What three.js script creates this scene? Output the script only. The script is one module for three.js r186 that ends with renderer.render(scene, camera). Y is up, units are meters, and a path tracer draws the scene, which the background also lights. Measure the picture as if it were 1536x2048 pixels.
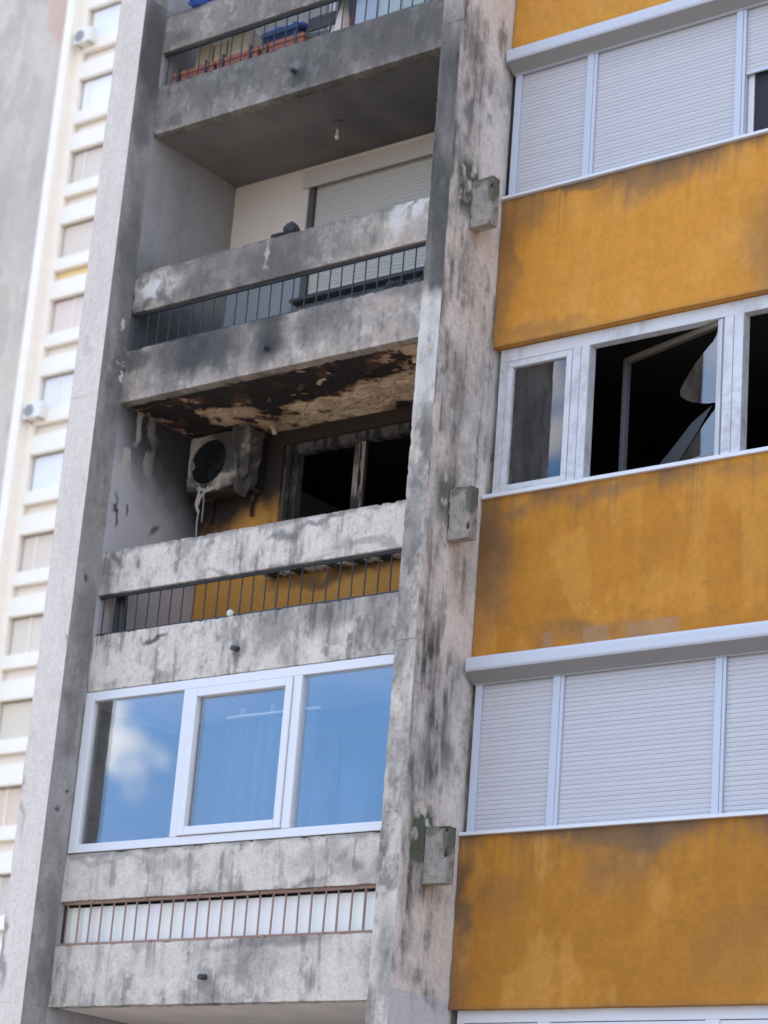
import * as THREE from 'three';
import { mergeGeometries } from 'three/addons/utils/BufferGeometryUtils.js';
import { RoundedBoxGeometry } from 'three/addons/geometries/RoundedBoxGeometry.js';

// ------------------------------------------------------------------ noise
const PERM = new Uint8Array(512);
{ let s = 20731; const p = [...Array(256).keys()];
  for (let i = 255; i > 0; i--) { s = (s * 1103515245 + 12345) & 0x7fffffff; const j = s % (i + 1); [p[i], p[j]] = [p[j], p[i]]; }
  for (let i = 0; i < 512; i++) PERM[i] = p[i & 255]; }
const fade = t => t * t * t * (t * (t * 6 - 15) + 10);
function n2(x, y, s = 0) {
  const xi = Math.floor(x), yi = Math.floor(y), u = fade(x - xi), v = fade(y - yi);
  const h = (a, b) => PERM[(PERM[(a + s * 17) & 255] + b + s * 5) & 255] / 255;
  const a = h(xi, yi & 255), b = h(xi + 1, yi & 255), c = h(xi, (yi + 1) & 255), d = h(xi + 1, (yi + 1) & 255);
  return a + (b - a) * u + (c - a + (a - b - c + d) * u) * v;
}
function n3(x, y, z, s = 0) {
  const zi = Math.floor(z), w = fade(z - zi);
  const o = k => ((k * 37) & 255);
  return n2(x + o(zi), y + o(zi + 3) * .5, s) * (1 - w) + n2(x + o(zi + 1), y + o(zi + 4) * .5, s) * w;
}
function fbm(x, y, s = 0, o = 4) { let a = .5, r = 0, t = 0; for (let i = 0; i < o; i++) { r += a * n2(x, y, s + i); t += a; x = x * 2.03 + 17.1; y = y * 2.03 + 9.7; a *= .55; } return r / t; }
function fbm3(x, y, z, s = 0, o = 4) { let a = .5, r = 0, t = 0; for (let i = 0; i < o; i++) { r += a * n3(x, y, z, s + i); t += a; x = x * 2.03 + 7; y = y * 2.03 + 3; z = z * 2.03 + 5; a *= .55; } return r / t; }
const clamp = (x, a = 0, b = 1) => Math.min(b, Math.max(a, x));
const ss = (a, b, x) => { const t = clamp((x - a) / (b - a)); return t * t * (3 - 2 * t); };
const mix = (a, b, t) => a + (b - a) * t;
const mix3 = (a, b, t) => [mix(a[0], b[0], t), mix(a[1], b[1], t), mix(a[2], b[2], t)];
let seedR = 99; const rnd = () => (seedR = (seedR * 1664525 + 1013904223) >>> 0) / 4294967296;

// ------------------------------------------------------------------ camera, sky, sun, exposure
const G = 7;                                   // height of the reference balcony floor above the ground
const scene = new THREE.Scene();
const camera = new THREE.PerspectiveCamera(23.92, 768 / 1024, 0.5, 600);
{
  const r = new THREE.Vector3(.79715, .07609, -.59897), u = new THREE.Vector3(.13686, .94343, .3020), f = new THREE.Vector3(-.58806, .32271, -.74165);
  camera.position.set(15.133, G - 5.274, 14.692);
  camera.quaternion.setFromRotationMatrix(new THREE.Matrix4().makeBasis(r, u, f.negate()));
  camera.focus = 16.6; camera.userData.fStop = 2.6;
}
scene.add(camera);
const renderer = new THREE.WebGLRenderer({ antialias: true });
renderer.setSize(768, 1024);
renderer.toneMapping = THREE.LinearToneMapping;
renderer.toneMappingExposure = .635;
renderer.shadowMap.enabled = true;
const SUN = new THREE.Vector3(-.78, .56, -.26).normalize();
{
  const W = 2048, H = 1024, d = new Float32Array(W * H * 4);
  const dir = (az, el) => { az *= Math.PI / 180; el *= Math.PI / 180; return [Math.sin(az) * Math.cos(el), Math.sin(el), Math.cos(az) * Math.cos(el)]; };
  // fair-weather cumulus: [azimuth from +z towards +x, elevation, radius] in degrees
  const puffs = [[-44.7, 12.7, .8], [-43.9, 12.6, .8], [-44.6, 13.6, .42], [-43.3, 12.5, .5], [-35.0, 22.3, 1.1], [-34.4, 20.6, .8], [-31.2, 22.3, .8], [-65.6, 21.6, .7], [-64.2, 23.0, .6]]; let r = 4711; const q = () => (r = (r * 1664525 + 1013904223) >>> 0) / 4294967296;
  while (puffs.length < 230) { const az = q() * 360 - 180, el = 8 + 62 * q() * q() + 6 * q(), R = 3 + 9 * q(); if (az + R > -50 && az - R < -25 && el - R < 27) continue; if (az + R > -72 && az - R < -58 && Math.abs(el - 21) < R + 4) continue; puffs.push([az, el, R]); }
  const pd = puffs.map(([a, e, R]) => [...dir(a, e), R * Math.PI / 180, Math.cos(R * 1.7 * Math.PI / 180)]);
  for (let j = 0; j < H; j++) for (let i = 0; i < W; i++) {
    const az = ((i + .5) / W - .5) * 2 * Math.PI, el = ((j + .5) / H - .5) * Math.PI;
    const x = Math.cos(el) * Math.cos(az), y = Math.sin(el), z = Math.cos(el) * Math.sin(az);
    const e = Math.max(0, y), hz = Math.exp(-e * 13), o = (j * W + i) * 4;
    const sun = Math.max(0, x * SUN.x + y * SUN.y + z * SUN.z);
    let c = [mix(.58, 3.3, hz), mix(1.5, 2.95, hz), mix(3.2, 2.5, hz)];
    const glow = 6 * Math.pow(sun, 5);
    c = [c[0] + glow, c[1] + glow * .96, c[2] + glow * .88];
    if (y > -.02) {
      let m = 0; for (const p of pd) { const k = x * p[0] + y * p[1] + z * p[2]; if (k > p[4]) { const t = 1 - Math.acos(Math.min(1, k)) / p[3]; if (t > m || m === 0) m = Math.max(m, t, 0) || t; } }
      if (m > -.7 && m !== 0) { const sc = 42, n = fbm3(x * sc, y * sc * 1.3, z * sc, 3, 5), cl = ss(.05, .75, m * .6 + (n - .40) * 2.1);
        if (cl > 0) { const body = 3.7 + 1.6 * (n - .5) + 2.0 * sun; const low = ss(.42, .2, y); c = mix3(c, [body * mix(1.07, .97, low), body, body * mix(.93, 1.04, low)], cl * mix(.88, .8, low)); } }
    } else { const k = ss(0, -.06, y); c = mix3(c, [.8, .76, .70], k); }
    d[o] = c[0]; d[o + 1] = c[1]; d[o + 2] = c[2]; d[o + 3] = 1;
  }
  const t = new THREE.DataTexture(d, W, H, THREE.RGBAFormat, THREE.FloatType);
  t.mapping = THREE.EquirectangularReflectionMapping; t.magFilter = t.minFilter = THREE.LinearFilter; t.needsUpdate = true;
  scene.background = t; scene.environment = t;
}
const sun = new THREE.DirectionalLight(0xffecd2, 5);
sun.position.copy(SUN).multiplyScalar(120); sun.castShadow = true;
sun.shadow.mapSize.set(2048, 2048);
Object.assign(sun.shadow.camera, { left: -90, right: 90, top: 90, bottom: -90, near: 1, far: 300 });
scene.add(sun); scene.add(sun.target);

// ------------------------------------------------------------------ helpers
const toS = v => { v = clamp(v); return Math.round(255 * (v <= .0031308 ? v * 12.92 : 1.055 * Math.pow(v, 1 / 2.4) - .055)); };
function paint(w, h, ppm, fn, x0 = 0, y0 = 0) {             // w, h in metres; fn(X, Y) gives a linear albedo
  const W = Math.min(2048, Math.round(w * ppm)), H = Math.min(2048, Math.round(h * ppm)), d = new Uint8Array(W * H * 4);
  for (let j = 0; j < H; j++) for (let i = 0; i < W; i++) {
    const c = fn(x0 + (i + .5) / W * w, y0 + (j + .5) / H * h), o = (j * W + i) * 4;
    d[o] = toS(c[0]); d[o + 1] = toS(c[1]); d[o + 2] = toS(c[2]); d[o + 3] = 255;
  }
  const t = new THREE.DataTexture(d, W, H); t.colorSpace = THREE.SRGBColorSpace; t.magFilter = t.minFilter = THREE.LinearFilter;
  t.wrapS = t.wrapT = THREE.RepeatWrapping; t.needsUpdate = true; return t;
}
const grainBump = (() => { const N = 512, d = new Uint8Array(N * N * 4);
  for (let j = 0; j < N; j++) for (let i = 0; i < N; i++) { const v = 255 * clamp(.65 * fbm(i / 6, j / 6, 4, 4) + .35 * fbm(i / 40, j / 40, 9, 3)); const o = (j * N + i) * 4; d[o] = d[o + 1] = d[o + 2] = v; d[o + 3] = 255; }
  const t = new THREE.DataTexture(d, N, N); t.wrapS = t.wrapT = THREE.RepeatWrapping; t.magFilter = t.minFilter = THREE.LinearFilter; t.needsUpdate = true; return t; })();
function bumpFor(w, h, size = .9) { const t = grainBump.clone(); t.repeat.set(w / size, h / size); t.needsUpdate = true; return t; }
function mapped(tex, w, h, bump = .006, rough = .92) {
  return new THREE.MeshStandardMaterial({ map: tex, roughness: rough, bumpMap: bumpFor(w, h), bumpScale: bump });
}
const plain = (r, g, b, rough = .8, metal = 0) => new THREE.MeshStandardMaterial({ color: new THREE.Color().setRGB(r, g, b), roughness: rough, metalness: metal });

const counts = {};
function numbered(n) { const k = counts[n] = (counts[n] ?? -1) + 1; return k ? `${n}_${String(k).padStart(3, '0')}` : n; }
function tag(o, label, category, group) { o.userData.label = label; o.userData.category = category; if (group) o.userData.group = group; return o; }
function thing(name, label, category, pos = [0, 0, 0], group) { const o = new THREE.Group(); o.name = numbered(name); o.position.set(...pos); scene.add(o); return tag(o, label, category, group); }
function part(name, geo, m, parent, label) {
  const g = Array.isArray(geo) ? (geo.length > 1 ? mergeGeometries(geo.map(q => q.index ? q.toNonIndexed() : q)) : geo[0]) : geo;
  const o = new THREE.Mesh(g, m); o.name = name; o.castShadow = o.receiveShadow = true; parent.add(o);
  if (label) o.userData.label = label; return o;
}
function grp(name, parent, label) { const o = new THREE.Group(); o.name = name; parent.add(o); if (label) o.userData.label = label; return o; }
function struct(name, geo, m) { const o = part(name, geo, m, scene); o.userData.kind = 'structure'; return o; }
// box between corners; frame = [ox, oy, w, h] unrolls its faces into a texture that covers w x h metres
function bx(x0, x1, y0, y1, z0, z1, frame, seg = [1, 1, 1], amp = 0, chip = 0, seed = 1) {
  const g = new THREE.BoxGeometry(x1 - x0, y1 - y0, z1 - z0, ...seg); g.translate((x0 + x1) / 2, (y0 + y1) / 2, (z0 + z1) / 2);
  unroll(g, frame, z1, x1, y0); if (amp || chip) rough(g, x0, x1, y0, y1, z0, z1, amp, chip, seed);
  return g;
}
function unroll(g, frame = [0, 0, 1, 1], zf = 0, xr = 0, yb = 0) {
  const p = g.attributes.position, n = g.attributes.normal, uv = g.attributes.uv, [ox, oy, w, h] = frame;
  for (let i = 0; i < p.count; i++) {
    const ax = Math.abs(n.getX(i)), ay = Math.abs(n.getY(i)), az = Math.abs(n.getZ(i)); let u, v;
    if (az >= ax && az >= ay) { u = p.getX(i) - ox; v = p.getY(i) - oy; }
    else if (ax >= ay) { u = (n.getX(i) > 0 ? xr - ox : 0) + (zf - p.getZ(i)); v = p.getY(i) - oy; }
    else { u = p.getX(i) - ox; v = p.getY(i) - oy + (zf - p.getZ(i)); }
    uv.setXY(i, u / w, v / h);
  }
}
function rough(g, x0, x1, y0, y1, z0, z1, amp, chip, seed) {
  const tall = y1 - y0 > 2;
  const p = g.attributes.position, e = 1e-4;
  for (let i = 0; i < p.count; i++) {
    let x = p.getX(i), y = p.getY(i), z = p.getZ(i);
    const sy = y > y1 - e ? -1 : y < y0 + e ? 1 : 0, sz = z > z1 - e ? -1 : z < z0 + e ? 1 : 0, sx = x > x1 - e ? -1 : x < x0 + e ? 1 : 0;
    const a = (fbm(x * 2.3 + y, y * 2.3 + z * 3, seed, 3) - .5) * 2 * amp, b = (fbm(x * 2.1 + 7, z * 4 + y, seed + 3, 3) - .5) * 2 * amp;
    const edge = (sy && sz) ? 1 : 0, vedge = (sx && sz) ? 1 : 0;
    let k = Math.max(0, fbm(x * 16 + 3, y * 16 + z * 7, seed + 7, 3) - .55) * 8; k = Math.min(1.3, k) * chip + chip * .12;
    if (edge && !tall) { y += sy * k * .8; z += sz * k; }
    if (vedge) { x += sx * k; z += sz * k; }
    p.setXYZ(i, x + (sx ? 0 : 0), y + (sy && !tall ? b : 0), z + (sz ? a : 0));
  }
  g.computeVertexNormals();
}
const up = g => { g.translate(0, G, 0); return g; };
function bar(a, b, r, n = 7) { const A = new THREE.Vector3(...a), B = new THREE.Vector3(...b), d = B.clone().sub(A); const g = new THREE.CylinderGeometry(r, r, d.length(), n); g.applyQuaternion(new THREE.Quaternion().setFromUnitVectors(new THREE.Vector3(0, 1, 0), d.normalize())); g.translate(...A.add(B).multiplyScalar(.5).toArray()); return g; }
function tube(pts, r, n = 24, m = 7) { return new THREE.TubeGeometry(new THREE.CatmullRomCurve3(pts.map(p => new THREE.Vector3(...p))), n, r, m); }
function rbox(x0, x1, y0, y1, z0, z1, r = .006, s = 2) { const g = new RoundedBoxGeometry(x1 - x0, y1 - y0, z1 - z0, s, r); g.translate((x0 + x1) / 2, (y0 + y1) / 2, (z0 + z1) / 2); return g; }
function lump(r, sq, amp, seed, det = 20) { const g = new THREE.SphereGeometry(r, det, det * .7 | 0), p = g.attributes.position;
  for (let i = 0; i < p.count; i++) { const x = p.getX(i) / r, y = p.getY(i) / r, z = p.getZ(i) / r, k = 1 + amp * (fbm3(x * 1.9 + 5, y * 1.9 + 5, z * 1.9 + 5, seed, 4) - .5) * 2; p.setXYZ(i, x * r * k * sq[0], y * r * k * sq[1], z * r * k * sq[2]); }
  g.computeVertexNormals(); return g; }

// ------------------------------------------------------------------ surface colours
const PALE = [.47, .445, .41], GREY = [.25, .24, .225], DARK = [.075, .072, .07], SOOT = [.022, .019, .018], WHITE = [.60, .575, .54];
function blobs(x, y, list, seed) {                           // soft-edged stains with a ragged outline
  const wx = x + .16 * (fbm(x * 3.2, y * 3.2, seed, 4) - .5) * 2, wy = y + .16 * (fbm(x * 3.2 + 9, y * 3.2, seed + 1, 4) - .5) * 2; let r = 0;
  for (const [cx, cy, rx, ry, k] of list) { const d = Math.hypot((wx - cx) / rx, (wy - cy) / ry); if (d < 1.3) r = Math.max(r, k * (1 - ss(.35, 1.25, d))); }
  return r;
}
function concrete(x, y, s, { base = PALE, mottle = .5, dark = .35, streak = .35, flake = .3 } = {}) {
  const a = fbm(x * 1.7, y * 1.3, s, 4), b = fbm(x * 6.5, y * 4.2, s + 2, 5), h = fbm(x * 17, y * 12, s + 5, 4), c = fbm(x * 45, y * 40, s + 4, 3), st = fbm(x * 17, y * 1.2, s + 6, 4);
  let v = mix3(base, GREY, mottle * ss(.40, .62, .5 * a + .5 * b));
  v = mix3(v, DARK, dark * ss(.52, .66, .3 * a + .35 * b + .35 * h));
  v = mix3(v, DARK, streak * ss(.54, .70, st) * ss(.40, .58, .6 * b + .4 * a));
  v = mix3(v, WHITE, flake * ss(.54, .64, .5 * fbm(x * 8 + 4, y * 6, s + 9, 5) + .5 * fbm(x * 15 + 9, y * 11, s + 8, 3)));
  v = mix3(v, DARK, .5 * dark * ss(.66, .74, fbm(x * 24 + 3, y * 20, s + 11, 3)));
  const k = .86 + .28 * c; return [v[0] * k * 1.05, v[1] * k * .98, v[2] * k * .91];
}

// ------------------------------------------------------------------ setting
const ground = new THREE.PlaneGeometry(900, 900, 1, 1); ground.rotateX(-Math.PI / 2);
{ const t = paint(12, 12, 40, (x, y) => { const k = .8 + .4 * fbm(x * 8, y * 8, 3, 4); return [.30 * k, .265 * k, .22 * k]; }); t.repeat.set(75, 75);
  struct('ground', ground, new THREE.MeshStandardMaterial({ map: t, roughness: .95 })); }

// ================================================================== the burnt apartment building
const zp = -.297, zb = -1.567, zy = -.759, XL0 = -.3535, XR0 = 3.698, XR1 = 3.908, XE = 8.55;
const house = thing('apartment_building', 'weathered concrete and ochre apartment block with fire-blackened balcony and window', 'building', [0, 0, 0]);
const P = (name, geo, m, parent = house, label) => part(name, (Array.isArray(geo) ? geo : [geo]).map(up), m, parent, label);

// --- pillars, cast in storey-high lifts
const YT0 = -4.2, YT = 11.2;
const texL = paint(XR0 * 0 + 1.93, YT, 170, (x, y) => {
  const side = x > .3535, z = side ? x - .3535 : 0;           // z: depth behind the pillar's front
  if (!side) { const c = concrete(x, y, 11, { base: [.62, .58, .545], mottle: .09, dark: .02, streak: .02, flake: .03 });
    const d = blobs(x, y, [[.33, .3, .05, .12, .7], [.02, -2.3, .05, .4, .6], [.1, 3.3, .1, .1, .2], [.05, -.9, .05, .5, .4]], 31); return mix3(c, DARK, d); }
  let c = concrete(z, y, 21, { base: [.32, .315, .32], mottle: .35, dark: .25, streak: .12, flake: .06 });  // flank base set darker than the front, fall of light put into the colours
  if (z < .3) { const d = blobs(z, y, [[.2, 6.4, .28, .9, .85], [.2, 5.6, .16, .3, .6], [.25, 4.2, .22, .9, .55], [.25, 3.2, .2, .7, .7], [.12, 1.02, .035, .08, 1], [.2, -.3, .14, .4, .35], [.22, .6, .14, .5, .4], [.24, -2.2, .18, .7, .5], [.22, -1, .04, .04, 1], [.1, -1.1, .04, .05, .9]], 33); c = mix3(c, DARK, d);
    if (y > 3.0 && y < 3.7) c = mix3(c, [.6, .57, .52], .9 * ss(.58, .66, fbm(z * 14, y * 12, 77, 4)) * ss(.08, .16, z)); }
  else {
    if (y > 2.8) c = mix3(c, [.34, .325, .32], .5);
    if (y > 3.0 && y < 4.8) c = mix3(c, [.05, .055, .065], .85 * ss(4.55, 3.7, y + .25 * (fbm(z * 3, y * 3, 48, 3) - .5)));  // low wall darkened for soot and for the shade of the recess together
    if (y > -.1 && y < 2.8) { const g = ss(-.02, .85, (z - .55) * .75 + (y - 1.95) * .95 + .35 * (fbm(z * 3, y * 3, 41, 4) - .5)); c = mix3(mix3(c, [.50, .485, .50], .75), SOOT, .95 * g);
      const peel = ss(.60, .68, fbm(z * 5 + 2, y * 2.2, 46, 5)) * ss(1.9, 2.3, y) * ss(1.0, .5, z); c = mix3(c, [.5, .46, .40], peel * .9);
      c = mix3(c, SOOT, blobs(z, y, [[.42, 1.75, .03, .18, .9], [.62, 1.85, .03, .05, .8], [.7, 1.3, .03, .03, .8], [.95, 1.7, .05, .06, .7]], 47)); }
    if (y < -.1 && y > -2.8 && z > .36) c = mix3(c, [.035, .036, .042], .95);  // wall behind the glazing coloured near black to stand in for a dim interior
    if (y < -2.8) c = mix3(c, [.5, .5, .52], .4);
  }
  return c;
}, 0, YT0);
const mL = mapped(texL, 1.93, YT, .003);
const texR = paint(1.02, YT, 190, (x, y) => {
  const side = x > .21, z = x - .21;
  let c;
  if (!side) {
    c = concrete(x, y, 51, { base: [.50, .465, .42], mottle: .5, dark: .45, streak: .2, flake: .4 });
    const d = ss(2.95, 3.15, y + .25 * (fbm(x * 6, y * 2, 5, 3) - .5)) * ss(6.6, 5.2, y);
    c = mix3(c, [.07, .064, .057], d * (.72 + .5 * (fbm(x * 7, y * 2.5, 58, 4) - .2)));
    if (y > 1.8 && y < 3.1) c = mix3(c, [.58, .55, .51], .6 * ss(1.85, 2.2, y) * ss(3.05, 2.85, y + .2 * (fbm(x * 7, y * 5, 57, 3) - .5)) * ss(.3, .6, fbm(x * 9, y * 4, 59, 4) + .12));
    c = mix3(c, DARK, .7 * blobs(x, y, [[.16, 1.75, .1, .25, 1], [.1, .95, .16, .5, .7], [.05, .2, .12, .5, .5], [.14, -.9, .12, .3, .5], [.05, -1.6, .06, .4, .6], [.16, -2.6, .1, .5, .5], [.03, 1.3, .05, .4, .6]], 60));
  } else {
    c = concrete(z, y, 61, { base: [.64, .60, .575], mottle: .36, dark: .30, streak: .5, flake: .4 });
    const d = blobs(z, y, [[.06, 6.0, .08, .9, .7], [.25, 5.3, .16, .5, .5], [.3, 4.75, .16, .45, .55], [.05, 4.4, .07, .8, .55], [.2, 4.0, .1, .3, .7], [.1, 3.1, .06, .5, .55], [.3, 3.6, .1, .8, .3], [.12, 2.5, .06, .25, .8],
      [.3, 2.1, .15, .6, .35], [.15, .9, .14, .5, .45], [.1, .2, .1, .5, .5], [.2, -.2, .22, .45, .75], [.35, -.6, .24, .6, .75], [.18, -1.1, .2, .4, .65], [.5, -.2, .15, .3, .5], [.12, -1.9, .16, .5, .7], [.35, -1.9, .2, .2, .6], [.2, -2.6, .3, .12, .6], [.55, -2.72, .2, .1, .6]], 63);
    c = mix3(c, [.065, .062, .058], d * (.35 + 1.0 * ss(.40, .62, .6 * fbm(z * 13, y * 1.8, 66, 5) + .4 * fbm(z * 9, y * 5, 67, 5))));
    for (const s of [-1.43, 1.40, 4.22]) { const m = ss(.38, .05, Math.abs(y - s + .12)) * ss(.06, .2, z) * ss(.46, .34, z) * (s > 1 && s < 2 ? .55 : 1); c = mix3(c, [.065, .075, .042], Math.min(.95, 1.5 * m) * ss(.34, .52, fbm(z * 12, y * 9, 68, 4) + .08)); 
      const w = ss(.75, 0, s - .35 - y) * (y < s - .3 ? 1 : 0) * ss(.25, .4, z) * ss(.76, .6, z); c = mix3(c, [.36, .27, .2], .35 * w * fbm(z * 10, y * 2, 70, 3)); }
    if (y < -2.75) c = mix3(c, [.42, .43, .47], .5);
  }
  return c;
}, 0, YT0);
const mR = mapped(texR, 1.02, YT);
const LIFT = [-7, -5.6, -2.8, 0, 2.8, 5.6, 8.4, 11.2, 14, 16.8];
for (let k = 0; k < LIFT.length - 1; k++) {
  const y0 = LIFT[k], y1 = LIFT[k + 1] - .0008, j = (k * 37 % 5 - 2) * .0008;
  const sg = y0 > -3.5 && y0 < 6 ? 40 : 1;
  P('pillar_segment', bx(XL0 + j, 0, y0, y1, zb - .2, j, [XL0, YT0, 1.93, YT], [3, sg, 8], .002, .003, 3 + k), mL);
  P('pillar_segment', bx(XR0, XR1 + j * .5, y0, y1, zb - .2, -j, [XR0, YT0, 1.02, YT], [3, sg * 2, 8], .003, .004, 13 + k), mR);
}
// concrete stubs on the right pillar's flank
{
  const t = paint(.6, .6, 200, (x, y, moss = ss(.30, .44, y + .34 * (fbm(x * 9, y * 9, 83, 4) - .5) + .12 * ss(.12, .28, x))) => { let c = concrete(x, y, 81, { base: [.33, .31, .285], mottle: .7, dark: .6, streak: .5 }); return mix3(c, [.07, .078, .048], .85 * moss); });
  const m = mapped(t, .6, .6, .012);
  for (const s of [-1.42, 1.40, 4.21]) P('concrete_stub', bx(XR1 + .002, XR1 + .225, s - .49, s - .04, -.42, -.30, [XR1, s - .5, .6, .6], [16, 28, 8], .010, .038, 90 + s * 3 | 0), m, house);
}

// --- balconies: slab, fascia, parapet
const BAL = { // stains in metres along the panel and above its lower edge: [x, y, rx, ry, strength]
  2: { f: [[2.6, .35, 1.6, .5, .72], [1.2, .4, 1.2, .35, .55], [.5, .45, .5, .2, .5], [1.8, .15, .18, .12, .9], [.3, .1, .2, .15, .5]], p: [[.2, .1, .2, .1, .6], [2.2, .2, 1.6, .3, .45]], s: 100 },
  1: { f: [[.9, .38, .75, .36, .92], [1.75, .34, .3, .42, .95], [2.45, .38, .45, .28, .62], [3.2, .5, .6, .1, .4], [.15, .45, .2, .12, .7]], p: [[1.75, .2, .75, .4, .8], [.95, .25, .5, .32, .68], [2.45, .28, .4, .2, .5], [.4, .05, .6, .08, .6], [2.5, .1, .4, .15, .45], [.5, .42, .5, .08, .7], [3.0, .35, .15, .1, .3]], s: 110 },
  0: { f: [[2.15, .38, .35, .28, .55], [2.7, .42, .4, .22, .5], [3.3, .35, .3, .3, .5], [.75, .45, .14, .04, .9], [1.75, .2, .1, .12, .5], [2.35, .12, .1, .2, .4]], p: [[.25, .36, .12, .05, .8], [2.2, .36, .2, .05, .7], [2.6, .4, .3, .03, .7], [3.1, .08, .5, .06, .45], [2.0, .02, .8, .04, .6], [.1, .2, .1, .2, .35]], s: 120 },
  '-1': { f: [[2.4, .48, .7, .1, .6], [2.3, .3, .5, .2, .35], [3.5, .3, .15, .3, .3], [1.8, .12, .14, .16, .4], [2.2, .4, .2, .3, .4]], p: [[1.2, .3, .3, .1, .3], [2.9, .25, .4, .15, .3], [3.4, .1, .3, .15, .35], [2.1, .02, 1.2, .03, .5], [.5, .36, .5, .05, .4]], s: 130 },
};
const STYLE = { 2: { base: [.235, .215, .195], mottle: .5, dark: .4, streak: .2, flake: .25 }, 1: { base: [.37, .325, .285], mottle: .55, dark: .35, streak: .25, flake: .35 }, 0: { base: [.58, .54, .50], mottle: .34, dark: .38, streak: .5, flake: .6 }, '-1': { base: [.56, .52, .48], mottle: .36, dark: .28, streak: .42, flake: .5 } };
for (const n of [-2, -1, 0, 1, 2]) {
  const y = 2.8 * n, B = BAL[n] ?? BAL['-1'], S = STYLE[n] ?? STYLE['-1'];
  const tf = paint(3.75, .56, 230, (x, v) => { let c = concrete(x, v, B.s, S); let d = blobs(x, v, B.f, B.s + 3); c = mix3(c, [.05, .047, .045], d * (.85 + .3 * fbm(x * 5, v * 5, B.s + 4, 3)));
    const drip = ss(.54, .72, fbm(x * 18, v * .7, B.s + 8, 4)) * ss(.12, .5, v); return mix3(c, DARK, (n < 1 ? .45 : .2) * drip * ss(.4, .6, fbm(x * 1.3, 2, B.s + 9, 2))); });
  const tp = paint(3.75, .46, 230, (x, v) => { let c = concrete(x, v, B.s + 20, S); let d = blobs(x, v, B.p, B.s + 23); c = mix3(c, n > 0 ? [.075, .066, .06] : [.11, .105, .1], d);
    c = mix3(c, DARK, .5 * ss(.37, .43, v + .1 * (fbm(x * 7, v * 7, B.s + 27, 4) - .5)));
    if (n == 1) c = mix3(c, [.62, .59, .55], .95 * blobs(x, v, [[.28, .28, .35, .12, 1], [3.45, .32, .4, .14, .9], [3.2, .3, .15, .2, .6], [1.65, .25, .03, .25, .5]], 143) * ss(.42, .58, fbm(x * 8, v * 6, 144, 4)));
    return mix3(c, [.34, .17, .11], .5 * ss(.022, 0, v) * fbm(x * 6, 3, 8, 3)); });
  const i = n + 2;
  P('fascia_panel', bx(.003, XR0 - .003, y, y + .523, zp - .12, zp, [0, y, 3.75, .56], [180, 8, 2], .002, .006, 20 + i), mapped(tf, 3.75, .56, .008));
  P('parapet_panel', bx(.003, XR0 - .003, y + .912, y + 1.328, zp - .10, zp - .004, [0, y + .90, 3.75, .46], [180, 8, 2], .002, .007, 30 + i), mapped(tp, 3.75, .46, .008));
  // slab; its underside is the ceiling of the balcony below
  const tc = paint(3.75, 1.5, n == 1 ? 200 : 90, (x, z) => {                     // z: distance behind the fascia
    if (n == 1) {
      const w = fbm(x * 1.6, z * 1.6, 150, 5), f = fbm(x * 5.5, z * 5.5, 152, 5), e = fbm(x * 13, z * 13, 154, 4);
      let cream = mix3([.92, .69, .45], [.78, .55, .34], ss(.35, .65, f)); cream = mix3(cream, [.40, .25, .15], .5 * ss(.52, .66, .5 * e + .5 * f));
      let soot = mix3([.020, .015, .013], [.095, .045, .028], ss(.50, .72, f));
      let k = .29 + .9 * (w - .5) + .55 * (f - .5) + .18 * (e - .5);
      k += .45 * Math.exp(-(((x - 2.5) / .95) ** 2) - (((z - .80) / .36) ** 2)) + .42 * Math.exp(-(((x - .85) / .5) ** 2) - (((z - .52) / .28) ** 2)) + .3 * Math.exp(-(((x - 3.3) / .45) ** 2) - (((z - .35) / .25) ** 2)) + .25 * Math.exp(-(((x - 1.6) / .4) ** 2) - (((z - .75) / .12) ** 2)) ;
      k -= .75 * Math.exp(-(((x - 1.75) / 1.0) ** 2) - (((z - .30) / .24) ** 2)) + .3 * Math.exp(-(((x - 1.25) / .25) ** 2) - (((z - .6) / .4) ** 2)) + .6 * ss(1.1, 1.25, z + .1 * (f - .5)) + .4 * Math.exp(-(((x - .25) / .2) ** 2) - (((z - .9) / .6) ** 2)) + .1 * ss(.12, 0, z);
      cream = mix3(mix3([.20, .10, .055], [.42, .27, .16], ss(.3, .6, e)), cream, ss(.24, .50, k + .2 * (f - .5)));
      return mix3(soot, cream, ss(.19, .30, k + .20 * (e - .5) + .10 * (fbm(x * 30, z * 30, 157, 3) - .5)));
    }
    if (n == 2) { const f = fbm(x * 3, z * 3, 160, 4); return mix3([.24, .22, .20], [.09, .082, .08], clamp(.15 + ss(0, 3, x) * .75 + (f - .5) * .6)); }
    const f = fbm(x * 3, z * 3, 164, 4), k = .85 + .3 * f; return [.86 * k, .77 * k, .70 * k];
  });
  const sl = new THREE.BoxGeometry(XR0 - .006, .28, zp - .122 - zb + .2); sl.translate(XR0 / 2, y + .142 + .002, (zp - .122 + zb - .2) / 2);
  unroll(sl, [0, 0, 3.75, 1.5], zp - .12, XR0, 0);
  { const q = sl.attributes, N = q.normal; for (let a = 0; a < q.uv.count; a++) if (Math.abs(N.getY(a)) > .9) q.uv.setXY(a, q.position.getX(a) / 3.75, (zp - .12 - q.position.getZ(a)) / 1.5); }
  const mc = mapped(tc, 3.75, 1.5, .006);
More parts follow.
